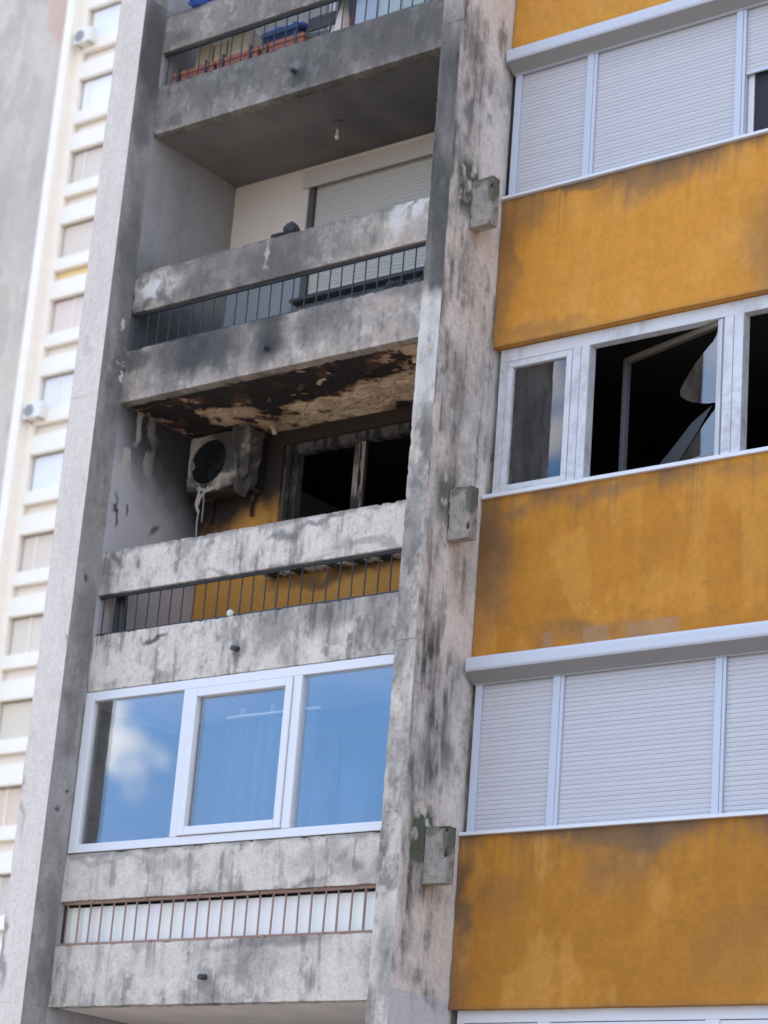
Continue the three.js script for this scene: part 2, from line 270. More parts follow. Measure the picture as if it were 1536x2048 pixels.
  if (n == 1) { const tb = paint(3.75, 1.5, 160, (x, z) => { const w = fbm(x * 5.5, z * 5.5, 152, 5), e = fbm(x * 13, z * 13, 154, 4), q = fbm(x * 30, z * 30, 157, 3); const v = clamp(.25 + .5 * ss(.44, .5, .5 * w + .5 * e) + .35 * q * q); return [v * v, v * v, v * v]; }); tb.colorSpace = THREE.NoColorSpace; mc.bumpMap = tb; mc.bumpScale = .03; }
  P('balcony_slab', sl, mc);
  if (n == 1) { let sd = 5; const q = () => (sd = (sd * 1664525 + 1013904223) >>> 0) / 4294967296; const mf = [plain(.5, .36, .23, .9), plain(.10, .06, .04, .9), plain(.62, .46, .30, .9)]; mf.forEach(m => m.side = THREE.DoubleSide);
    for (let k = 0; k < 26; k++) { const L = .04 + .05 * q(), Wd = .03 + .05 * q(), g = new THREE.PlaneGeometry(L, Wd, 6, 3), p = g.attributes.position, cu = 1.5 + 2.5 * q();   // curled flakes of paint hanging from one edge
      for (let i = 0; i < p.count; i++) { const u = p.getX(i) / L + .5, w = p.getY(i) / Wd; const jag = .012 * (fbm(u * 5 + k, w * 5, 300 + k, 2) - .5); p.setXYZ(i, p.getX(i) + jag, -(u * u) * L * .16 * cu - .001, p.getY(i) + jag); }
      g.computeVertexNormals(); g.rotateY(q() * 6.28); g.translate(.3 + 3.1 * q(), y - .002, zp - .2 - .95 * q()); P('paint_flake', g, mf[k % 3]); } }
  // drain spout
  if (n > -2) P('drain_spout', [bar([1.775, y + .225, zp - .05], [1.775, y + .205, zp + .075], .024, 10)], plain(.05, .05, .055, .7));
}
// chipped render along the lowest fascia
// --- railings in the gap under each parapet
const mIron = plain(.03, .033, .038, .6, .2), mRust = (() => { const t = paint(.4, .4, 300, (x, y) => mix3([.22, .12, .09], [.40, .27, .21], fbm(x * 20, y * 14, 170, 4))); return new THREE.MeshStandardMaterial({ map: t, roughness: .85 }); })();
for (const n of [-1, 0, 1, 2]) {
  const y = 2.8 * n, r = grp('railing', house), m = n == -1 ? mRust : mIron, zr = zp - .05;
  const fat = n == -1 ? .0085 : .0065;
  P('top_rail', rbox(.01, XR0 - .01, y + .886, y + .910, zr - .014, zr + .014, .003), m, r);
  P('bottom_rail', rbox(.01, XR0 - .01, y + .528, y + .552, zr - .014, zr + .014, .003), m, r);
  for (let k = 0; k < 27; k++) { const x = .06 + k * .1365 + (rnd() - .5) * .006, t = (rnd() - .5) * .012; P('bar', bar([x, y + .524, zr], [x + t, y + .912, zr], fat, 6), m, r); }
  if (n == -1) for (let k = 0; k < 6; k++) { const x = .35 + k * .62; P('clip', rbox(x, x + .03, y + .893, y + .915, zr - .02, zr + .03, .003), m, r); P('clip', rbox(x + .1, x + .13, y + .523, y + .55, zr - .02, zr + .03, .003), m, r); }
}

// --- back walls of the balconies
const OW = [.97, 3.2];                                                     // the window's sides
function backWall(n, fn, s) {
  const y = 2.8 * n, fr = [0, y, 3.75, 2.8], m = mapped(paint(3.75, 2.8, 140, fn), 3.75, 2.8, .004), z0 = zb - .16, z1 = zb;
  P('balcony_wall', [bx(.002, OW[0], y + .285, y + 2.8, z0, z1, fr), bx(OW[0], OW[1], y + .285, y + 1.335, z0, z1, fr), bx(OW[0], OW[1], y + 2.66, y + 2.8, z0, z1, fr), bx(OW[1], XR0 - .002, y + .285, y + 2.8, z0, z1, fr)], m);
}
const OCH = [.50, .235, .042];
backWall(0, (x, v) => { const f = fbm(x * 3, v * 3, 180, 5); let c = mix3([.55, .27, .055], [.42, .19, .035], f);
  let k = ss(1.95, 2.32, v + .5 * (f - .5) + .25 * Math.exp(-(((x - .3) / .45) ** 2))) ; k = Math.max(k, blobs(x, v, [[.28, 2.38, .60, .40, 1], [.14, 2.05, .22, .34, .9], [.95, 2.5, .3, .4, .9], [.96, 1.6, .05, .6, .4], [3.3, 1.3, .5, .5, .6], [2.2, 1.28, 1.4, .1, .7]], 182)); return mix3(c, [.016, .013, .012], .97 * k); });
backWall(1, (x, v) => { const f = fbm(x * 2, v * 2, 190, 4); if (v < 1.7) return mix3([.34, .36, .38], [.26, .275, .29], f); return mix3([.80, .69, .58], [.68, .58, .48], f); });
backWall(2, (x, v) => { const f = fbm(x * 2, v * 2, 194, 4); return mix3([.34, .33, .31], [.25, .24, .23], f); });
backWall(-1, (x, v) => { const f = fbm(x * 2, v * 2, 197, 4); return mix3([.10, .10, .11], [.07, .07, .075], f); });  // dark wall colour imitates the dimness behind the glazing
backWall(-2, (x, v) => { const f = fbm(x * 2, v * 2, 199, 4); return mix3([.5, .45, .4], [.4, .36, .32], f); });

const mCharPale = mapped(paint(.5, 1.5, 120, (x, y) => mix3([.30, .24, .19], [.035, .03, .028], ss(.35, .6, fbm(x * 12, y * 3, 201, 4)))), .5, 1.5, .004);
const mChar = mapped(paint(.5, 1.5, 120, (x, y) => mix3([.09, .075, .065], [.015, .013, .012], ss(.35, .62, fbm(x * 12, y * 4, 203, 4)))), .5, 1.5, .004);
const uvm = (g, w = .5, h = 1.5) => { unroll(g, [0, 0, w, h], 0, 0, 0); return g; };
// burnt window of the balcony (storey 0)
{
  const w = grp('burnt_window', house, 'burnt-out balcony window with charred frame and no glass'), z = zb - .08;
  P('window_frame', [uvm(bx(.972, 1.05, 1.39, 2.658, z - .04, z + .05)), uvm(bx(1.06, 1.125, 1.40, 2.64, z - .05, z + .03)), uvm(bx(1.05, 3.198, 2.56, 2.658, z - .04, z + .05)), uvm(bx(1.05, 3.198, 1.36, 1.42, z - .04, z + .05))], mChar, w);
  const g1 = bx(1.80, 1.865, 1.42, 2.56, z - .03, z + .04, undefined, [2, 14, 2], .012, .012, 207), g2 = bx(1.872, 1.925, 1.42, 2.56, z - .02, z + .03, undefined, [2, 14, 2], .016, .012, 211);
  P('mullion', [uvm(g1), uvm(g2)], mCharPale, w);
  P('sill', bx(.95, 3.22, 1.325, 1.355, zb, zb + .13, undefined, [40, 1, 3], .008, .012, 214), mapped(paint(2.4, .3, 150, (x, y) => mix3([.52, .5, .47], [.03, .028, .026], ss(.42, .56, fbm(x * 5 + 2, y * 9, 216, 4) + .18 * Math.exp(-(((x - .35) / .25) ** 2) - .0)))), 2.4, .3), w);
}
// roller shutter over the balcony window one storey up
function slatGeo(w, p = .037) { const s = new THREE.Shape(); s.moveTo(0, .0003); s.lineTo(.003, .0022); s.quadraticCurveTo(.0058, p * .5, .003, p - .0022); s.lineTo(0, p - .0003); s.lineTo(-.004, p - .002); s.lineTo(-.004, .002); s.closePath();
  const g = new THREE.ExtrudeGeometry(s, { depth: w, bevelEnabled: false, curveSegments: 5 }); g.rotateY(Math.PI / 2); g.translate(0, 0, 0); return g; }   // runs along +x, bulges to -z -> turned below
function slat(w, p) { const g = slatGeo(w, p); g.scale(1, 1, -1); const ix = g.attributes; g.index || 0; const q = g.toNonIndexed ? (g.index ? g.toNonIndexed() : g) : g;
  const a = q.attributes.position; for (let i = 0; i < a.count; i += 3) { const t = [a.getX(i + 1), a.getY(i + 1), a.getZ(i + 1)]; a.setXYZ(i + 1, a.getX(i + 2), a.getY(i + 2), a.getZ(i + 2)); a.setXYZ(i + 2, ...t); } q.computeVertexNormals(); return q; }
function shutter(parent, x0, x1, y0, y1, z, mats, p = .037) {
  const s = grp('roller_shutter', parent); const g = slat(x1 - x0, p); let k = 0;
  for (let y = y1 - p; y > y0 - p * .5; y -= p, k++) { const o = part('slat', g, mats[(k * 7 + (k >> 2)) % mats.length], s); o.position.set(x0, G + y, z + (rnd() - .5) * .002); }
  P('end_bar', rbox(x0, x1, y0 - p * .45, y0 + .004, z - .008, z + .012, .003), mats[0], s);
  return s;
}
const slatMats = [[.50, .483, .497], [.488, .472, .487], [.51, .493, .505]].map(c => plain(...c, .55));
const creamSlats = [[.56, .53, .46], [.54, .51, .445]].map(c => plain(...c, .6));
{
  const w = grp('balcony_window', house, 'balcony window closed by cream roller shutter'), z = zb - .06, y = 2.8;
  P('shutter_box', rbox(.91, 3.22, y + 2.56, y + 2.745, zb, zb + .03, .006), plain(.56, .49, .42, .7), w);
  P('window_frame', [bx(.972, 1.03, y + 1.34, y + 2.657, z - .05, z + .04), bx(3.14, 3.198, y + 1.34, y + 2.657, z - .05, z + .04), bx(1.03, 3.14, y + 1.34, y + 1.37, z - .05, z + .05)], plain(.09, .085, .08, .6), w);
  for (let k = 0; k < 31; k++) { const o = part('slat', k ? w.userData.g : (w.userData.g = slat(2.1, .039)), creamSlats[k % 2], w); o.position.set(1.035, G + y + 2.6 - k * .039, z); }
  delete w.userData.g;
  P('back_panel', bx(1.03, 3.14, y + 1.37, y + 2.65, z - .06, z - .03), plain(.2, .2, .2), w);
  P('sill', rbox(.94, 3.22, y + 1.30, y + 1.333, zb, zb + .1, .004), plain(.05, .05, .055, .6), w);
}
for (const n of [2, -1, -2]) { const y = 2.8 * n, w = grp('balcony_window', house), z = zb - .08;
  P('window_frame', [bx(.972, 1.05, y + 1.34, y + 2.657, z - .03, z + .03), bx(3.12, 3.198, y + 1.34, y + 2.657, z - .03, z + .03), bx(1.05, 3.12, y + 1.34, y + 1.42, z - .03, z + .03), bx(1.05, 3.12, y + 2.58, y + 2.657, z - .03, z + .03), bx(1.8, 1.9, y + 1.42, y + 2.58, z - .03, z + .03)], plain(...(n == -1 ? [.08, .08, .08] : [.6, .6, .58]), .5), w);
  P('pane', bx(1.05, 3.12, y + 1.42, y + 2.58, z - .012, z - .008), plain(.05, .06, .07, .1), w); }

// --- ochre wall strips and their windows on the right
const yBands = [[-5.6, -4.2, 5], [-2.815, -1.44, 4], [-.015, 1.408, 3], [2.785, 4.168, 2], [5.585, 6.98, 1], [8.385, 9.78, 0]];
const blot = { 1: [.0], 2: [[.25, 1.25, .4, .3, .5], [1.55, 1.25, .65, .2, .65], [.08, .7, .16, .9, .55], [2.75, .45, .4, .6, .5], [.9, 1.36, .9, .06, .6], [.5, .05, .6, .1, .35]], 3: [[.08, .9, .32, .75, .7], [.35, 1.3, .3, .1, .5], [1.2, 1.32, .5, .09, .5], [1.1, .14, .55, .1, .45], [2.4, 1.3, .4, .1, .3]], 4: [[.06, .85, .14, .5, .8], [.4, .8, .3, .2, .25], [1.55, 1.28, .65, .16, .8], [1.5, 1.1, .4, .25, .4], [.06, .1, .2, .8, .5], [2.6, .4, .5, .4, .15], [.8, 1.34, .6, .05, .5]] };
for (const [y0, y1, i] of yBands) {
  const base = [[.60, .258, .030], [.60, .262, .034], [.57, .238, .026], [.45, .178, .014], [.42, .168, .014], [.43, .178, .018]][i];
  const hi = [[.62, .29, .07], [.62, .29, .065], [.62, .29, .06], [.56, .25, .036], [.52, .235, .042], [.53, .25, .05]][i], amt = [.3, .3, .35, .5, .6, .6][i];
  const t = paint(4.7, 1.45, 180, (x, v) => {
    const a = fbm(x * 1.1, v * 1.4, 220 + i * 7, 5), b = fbm(x * 3.4 + 3, v * 2.3, 223 + i * 7, 5), st = fbm(x * 6, v * .9, 226 + i * 7, 4), c = fbm(x * 26, v * 26, 5, 3);
    const H = y1 - y0, wash = fbm(x * 9, v * .8, 241 + i * 3, 4), patch = fbm(x * 2.3 + 7, v * 1.5, 244 + i * 3, 5), drip = fbm(x * 22, v * .5, 247 + i, 3);
    let v3 = mix3(base, [base[0] * .74, base[1] * .72, base[2] * .8], .75 * amt * ss(.44, .62, a));
    v3 = mix3(v3, hi, amt * ss(.50, .61, .6 * patch + .15 * wash + .25 * b));
    v3 = mix3(v3, [base[0] * 1.12, base[1] * 1.14, base[2] * 1.5], .22 * amt * ss(.56, .70, wash) * ss(.1, .5, v));
    const bl = i in blot && i > 1 ? blobs(x, v, blot[i], 228 + i) : 0;
    v3 = mix3(v3, [.115, .078, .05], bl * .9);
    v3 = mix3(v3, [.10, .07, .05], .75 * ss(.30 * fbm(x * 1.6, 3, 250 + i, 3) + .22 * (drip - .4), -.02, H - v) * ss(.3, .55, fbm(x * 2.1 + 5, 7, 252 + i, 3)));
    { const dl = fbm(x * 28, 1.7, 280 + i, 2), len = .15 + .75 * fbm(x * 5, 4.1, 282 + i, 2); v3 = mix3(v3, [.17, .105, .05], .38 * ss(.60, .74, dl) * ss(len, .0, H - v)); }
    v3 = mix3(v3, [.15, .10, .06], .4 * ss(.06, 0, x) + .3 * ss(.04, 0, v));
    if (i > 2) { const cr = Math.abs(fbm(x * 1.3 + 11, v * 1.9, 260 + i, 4) - .5); v3 = mix3(v3, [.16, .09, .04], .35 * ss(.006, .001, cr) * ss(.45, .6, fbm(x * .9, v * .9, 262 + i, 2))); }
    if (i == 3) { const pt = ss(.68, .72, x) * ss(2.0, 1.9, x) * ss(.2, .17, v) * ss(.02, .03, v); v3 = mix3(v3, [.34, .2, .11], .6 * pt * (fbm(x * 7, 1, 12, 2) > .52 ? .1 : 1)); }
    const k = .84 + .2 * c + .14 * fbm(x * 11, v * 9, 271, 3); return [v3[0] * k, v3[1] * k, v3[2] * k];
  });
  P('wall_panel', bx(XR1 + .004, XE, y0, y1, zy - .18, zy, [XR1, y0, 4.7, 1.45], [60, 10, 2], .004, .005, 40 + i), mapped(t, 4.7, 1.45, .006), house);
}
const mBoxShade = new THREE.MeshStandardMaterial({ color: new THREE.Color().setRGB(.26, .24, .225), roughness: .8, side: THREE.DoubleSide });  // darker tone that stands in for the shade under the shutter boxes
const mAlu = plain(.52, .53, .57, .5), mAluB = plain(.50, .525, .595, .45), mWhite = plain(.67, .665, .675, .45), mOldWhite = mapped(paint(1.2, 1.5, 130, (x, y) => mix3(mix3([.61, .605, .62], [.36, .34, .33], .4 * ss(.45, .75, fbm(x * 7, y * 4, 240, 5))), [.17, .15, .135], .24 * ss(.50, .72, .6 * fbm(x * 5 + 4, y * 9, 243, 5) + .4 * fbm(x * 17, y * 22, 246, 4)))), 1.2, 1.5, .002, .6);
const glassMat = new THREE.MeshPhysicalMaterial({ color: 0xffffff, transmission: 1, thickness: 0, roughness: .012, ior: 1.78, side: THREE.DoubleSide });
const thinGlass = new THREE.MeshPhysicalMaterial({ color: 0xffffff, transmission: 1, thickness: 0, roughness: .012, ior: 1.6, side: THREE.DoubleSide });
const BAY = [[4.03, 4.72], [4.82, 6.19], [6.28, 7.62], [7.72, 8.4]];
function boxProfile(x0, x1, y0, h, dz, z) { const s = new THREE.Shape(); s.moveTo(0, 0); s.lineTo(dz * .2, 0); s.lineTo(dz * .92, h * .40); s.quadraticCurveTo(dz, h * .45, dz, h * .53); s.lineTo(dz, h * .84); s.quadraticCurveTo(dz, h, dz * .8, h); s.lineTo(0, h); s.closePath();
  const g = new THREE.ExtrudeGeometry(s, { depth: x1 - x0, bevelEnabled: true, bevelSize: .004, bevelThickness: .004, bevelSegments: 2 }); g.rotateY(Math.PI / 2); g.scale(1, 1, -1); 
  const q = g.index ? g.toNonIndexed() : g, a = q.attributes.position; for (let i = 0; i < a.count; i += 3) { const t = [a.getX(i + 1), a.getY(i + 1), a.getZ(i + 1)]; a.setXYZ(i + 1, a.getX(i + 2), a.getY(i + 2), a.getZ(i + 2)); a.setXYZ(i + 2, ...t); }
  q.translate(x0, y0, z); q.computeVertexNormals(); return q; }
function shutterStrip(y, sy, half, label) {
  const w = grp('window', house, label), zs = zy - .045, ys = y + 1.40 + sy, yt = y + 2.64;
  P('shutter_box', boxProfile(XR1 + .05, XE - .05, y + 2.605, .195, .15, zy - .02), mAlu, w);
  P('underside_shade', bx(XR1 + .06, XE - .06, y + 2.6015, y + 2.6045, zy - .018, zy + .012), mBoxShade, w);
  P('underside_shade_slope', (() => { const d = .15, h = .195, x0 = XR1 + .048, x1 = XE - .048, z = zy - .02, yb = y + 2.605; const g = new THREE.PlaneGeometry(x1 - x0, Math.hypot(d * .72, h * .40)); g.rotateX(Math.atan2(d * .72, h * .40) ); g.translate((x0 + x1) / 2, yb + h * .2 - .003, z + d * .56 + .003); return g; })(), mBoxShade, w);  // sloping sheet laid over the box bottom, shade put into its colour
  P('guide_rail', rbox(3.965, 4.03, ys, yt, zs - .05, zs + .03, .004), mAluB, w);
  for (const [a, b] of [[4.72, 4.82], [6.19, 6.28], [7.62, 7.72]]) P('guide_rail', [rbox(a, a + (b - a) * .68, ys, yt, zs - .05, zs + .032, .004), rbox(a + (b - a) * .70, b, ys, yt, zs - .05, zs + .026, .003)], mAluB, w);
  P('sill', rbox(XR1 + .02, XE - .05, ys - .028, ys, zy - .1, zy + .035, .004), mWhite, w);
  return [w, zs, ys, yt];
}
for (const [y, sy, half, label] of [[2.8, .0, true, 'strip of windows under white shutter box, right-hand shutter half raised'], [-2.8, -.02, false, 'strip of windows with all grey-white roller shutters closed']]) {
  const [w, zs, ys, yt] = shutterStrip(y, sy, half, label);
  for (let b = 0; b < 3; b++) {
    const [a, c] = BAY[b], y0 = half && b == 2 ? y + 2.01 : ys + .012;
    const g = slat(c - a - .004, .0372); let k = 0;
    for (let q = yt - .037; q > y0 - .018; q -= .0372, k++) { const o = part('slat', g, slatMats[(k * 7 + (k >> 2) + b) % 3], w); o.position.set(a + .002, G + q, zs + (rnd() - .5) * .0016); }
    P('end_bar', rbox(a + .002, c - .002, y0 - .02, y0 + .006, zs - .01, zs + .012, .003), mAluB, w);
  }
  P('shutter_panel', bx(BAY[3][0], BAY[3][1], ys, yt, zs - .02, zs), slatMats[0], w);
  for (const [a, c] of half ? [[4.03, 6.24]] : [[4.03, 7.62]]) P('back_board', bx(a, c, ys, yt, zs - .09, zs - .07), plain(.3, .3, .31), w);
  P('window_frame', [rbox(6.285, 6.34, ys, yt, zs - .09, zs - .03, .005), rbox(7.56, 7.615, ys, yt, zs - .09, zs - .03, .005), rbox(6.34, 7.56, ys, ys + .06, zs - .09, zs - .03, .005)], mWhite, w);
  P('pane', bx(6.34, 7.56, ys + .06, yt, zs - .066, zs - .062), glassMat, w); P('added_dark_sheet', bx(6.342, 7.558, ys + .062, yt, zs - .045, zs - .043), plain(.028, .028, .034, .95), w);  // dark sheet added in front of the pane to hide its sky reflection
}
// the burnt window strip, frames without shutters
{
  const w = grp('window', house, 'strip of burnt-out windows with grimy white frames, one sash broken'), z0 = zy - .17, z1 = zy - .075, ys = 1.425, yt = 2.735;
  const F = (...g) => P('window_frame', g.map(q => uvm(q, 1.2, 1.5)), mOldWhite, w);
  F(rbox(3.955, 8.5, yt - .075, yt + .045, z0, z1, .006), rbox(3.955, 4.03, ys, yt - .075, z0, z1, .006), rbox(3.955, 8.5, ys, ys + .05, z0, z1, .006));
  for (const [a, b] of [[4.695, 4.865], [6.135, 6.315], [7.60, 7.76]]) { const m = (a + b) / 2; P('mullion', [uvm(rbox(a, m - .004, ys + .05, yt - .075, z0, z1 + .004, .006), 1.2, 1.5), uvm(rbox(m + .004, b, ys + .05, yt - .075, z0, z1 + .012, .006), 1.2, 1.5)], mOldWhite, w); }
  P('sill', rbox(XR1 + .02, XE - .05, ys - .022, ys + .012, zy - .08, zy + .03, .004), mWhite, w);
  // first sash: closed and glazed, a dark blind behind
  const s = grp('sash', w);
  const sash = (x0, x1, y0, y1, zz, t = .055) => [rbox(x0, x0 + t, y0, y1, zz, zz + .05, .005), rbox(x1 - t, x1, y0, y1, zz, zz + .05, .005), rbox(x0 + t, x1 - t, y0, y0 + t, zz, zz + .05, .005), rbox(x0 + t, x1 - t, y1 - t, y1, zz, zz + .05, .005)];
  P('sash', sash(4.035, 4.69, ys + .055, yt - .08, z1 - .045).map(q => uvm(q, 1.2, 1.5)), mOldWhite, w); w.remove(s);
  P('pane', bx(4.09, 4.635, ys + .11, yt - .135, z1 - .026, z1 - .022), thinGlass, w);
  P('blind', bx(4.07, 4.66, ys + .06, yt - .09, z1 - .13, z1 - .12), plain(.010, .011, .014, .9), w);
  // second sash: hung open into the room, its glass broken away but for two shards at the hinge
  const q = grp('broken_sash', w, 'open sash with jagged remains of its glass'); q.position.set(6.118, G, z1 - .03); q.rotation.y = -.30;
  const y0 = ys + .055, y1 = yt - .08, W = 1.2;
  part('stile', rbox(-.05, 0, y0, y1, -.025, .025, .005), mOldWhite, q); part('stile', rbox(-W, -W + .05, y0, y1, -.025, .025, .005), plain(.085, .085, .09, .7), q);
  part('rail', rbox(-W + .05, -.05, y1 - .05, y1, -.025, .025, .005), plain(.12, .098, .07, .7), q); part('rail', rbox(-W + .05, -.05, y0, y0 + .05, -.025, .025, .005), plain(.2, .2, .2, .7), q);
  const shard = (pts) => { const sh = new THREE.Shape(pts.map(([a, b]) => new THREE.Vector2(a, b))); const g = new THREE.ExtrudeGeometry(sh, { depth: .004, bevelEnabled: false }); return g; };
  const ya = y0 + .05, H = y1 - y0 - .1;
  const gm = new THREE.MeshPhysicalMaterial({ color: 0xffffff, transmission: 1, thickness: 0, roughness: .03, ior: 1.6, side: THREE.DoubleSide });
  part('glass_shard', shard([[-.05, ya + H], [-.07, ya + H * .97], [-.11, ya + H * .91], [-.22, ya + H * .845], [-.33, ya + H * .77], [-.44, ya + H * .67], [-.50, ya + H * .60], [-.485, ya + H * .545], [-.38, ya + H * .48], [-.30, ya + H * .45], [-.17, ya + H * .41], [-.05, ya + H * .39]]), gm, q);
  part('glass_shard', shard([[-.05, ya + H * .36], [-.12, ya + H * .31], [-.26, ya + H * .20], [-.38, ya + H * .10], [-.50, ya], [-.05, ya]]), gm, q);
  part('glass_shard', shard([[-.11, ya + H * .38], [-.34, ya + H * .30], [-.56, ya + H * .15], [-.80, ya + .002], [-.51, ya + .002], [-.27, ya + H * .21]]), new THREE.MeshPhysicalMaterial({ color: 0x333333, transmission: .5, thickness: 0, roughness: .5, ior: 1.5, side: THREE.DoubleSide }), q);
  // third opening: an empty sash pushed back
  const q3 = grp('open_sash', w); q3.position.set(7.59, G, z1 - .04); q3.rotation.y = -1.25;
  for (const g of sash(-1.2, 0, y0, y1, -.025)) part('rail', g, mChar, q3);
}
// lowest strip at the bottom of the picture
{
  const w = grp('window', house, 'strip of white-framed windows below the lowest ochre panel'), z0 = zy - .16, z1 = zy - .07, yt = -2.86, ys = -4.18;
  P('window_frame', [rbox(3.955, 8.5, yt - .05, yt + .05, z0, z1, .006), rbox(3.955, 4.02, ys, yt - .05, z0, z1, .006), rbox(3.955, 8.5, ys, ys + .05, z0, z1, .006)], mWhite, w);
  for (const [a, b] of [[4.71, 4.83], [6.17, 6.29], [7.62, 7.74]]) P('mullion', rbox(a, b, ys + .05, yt - .05, z0, z1 + .006, .006), mWhite, w);
  for (const [a, c] of BAY) { P('sash', [rbox(a, c, yt - .12, yt - .055, z1 - .05, z1 - .008, .006), rbox(a, a + .06, ys + .055, yt - .12, z1 - .05, z1 - .008, .006), rbox(c - .06, c, ys + .055, yt - .12, z1 - .05, z1 - .008, .006)], mWhite, w); P('pane', bx(a + .06, c - .06, ys + .06, yt - .12, z1 - .032, z1 - .028), glassMat, w); }
}
// glazed-in balcony
{
  const w = grp('balcony_glazing', house, 'white plastic glazing closing the balcony, three panes reflecting blue sky'), z1 = zp - .006, z0 = zp - .08, ya = -1.462, yb = -.003;
  P('window_frame', [rbox(.012, .115, ya, yb, z0, z1, .006), rbox(.115, 3.69, yb - .085, yb, z0, z1, .006), rbox(.115, 3.69, ya, ya + .075, z0, z1, .006), rbox(3.62, 3.69, ya + .075, yb - .085, z0, z1, .006)], mWhite, w);
  P('mullion', rbox(1.20, 1.285, ya + .075, yb - .085, z0, z1 + .003, .006), mWhite, w); P('mullion', rbox(2.43, 2.52, ya + .075, yb - .085, z0, z1 + .003, .006), mWhite, w);
  P('sash', [rbox(1.29, 1.365, ya + .08, yb - .09, z0 + .02, z1 + .016, .008), rbox(2.35, 2.425, ya + .08, yb - .09, z0 + .02, z1 + .016, .008), rbox(1.365, 2.35, ya + .08, ya + .155, z0 + .02, z1 + .016, .008), rbox(1.365, 2.35, yb - .165, yb - .09, z0 + .02, z1 + .016, .008)], mWhite, w);
  for (const [a, b, c, d] of [[.115, 1.20, ya + .075, yb - .085], [1.365, 2.35, ya + .155, yb - .165], [2.52, 3.62, ya + .075, yb - .085]]) { P('pane', bx(a, b, c, d, z1 - .032, z1 - .028), glassMat, w); P('pane', bx(a, b, c, d, z1 - .054, z1 - .050), glassMat, w); }
}
// --- hidden core, floors and end wall, so that rooms are enclosed and the block throws its real shadow
const mBody = plain(.35, .33, .30, .9), mRoom = plain(.07, .068, .066, .9), mSoot = plain(.016, .014, .013, .95);
P('wall', [bx(XL0, XE + .2, -7, 24, -13, -6), bx(XL0, -.002, -7, 24, -6, zb - .205), bx(XE + .002, XE + .2, -7, 24, -6, -.05), bx(0, XE, 16.8, 24, -6, zb - .205), bx(0, XE, -7, -5.6, -6, -1.8), bx(0, XE, 8.4, 16.8, -6, zb - .205), bx(XR1 + .004, XE, 9.79, 16.8, zb - .2, zy), bx(0, XR0, 8.4, 16.8, zb - .2, zb)], mBody);
for (const n of [-2, -1, 0, 1, 2, 3]) { const m = n == 0 || n == 1 ? mSoot : mRoom; P('floor', bx(0, XE, 2.8 * n + .02, 2.8 * n + .26, -6, zy - .19 - (n == 0 || n == 1 ? 0 : 0)).translate(0, 0, 0), m); }
P('room_wall', [bx(0, XE, .27, 2.81, -6, -5.9), bx(XR1 - .3, XR1 - .2, .27, 2.81, -5.9, zb - .21), bx(XE - .1, XE - .002, .27, 2.81, -5.9, zy - .2)], mSoot, house, 'soot-black room wall');

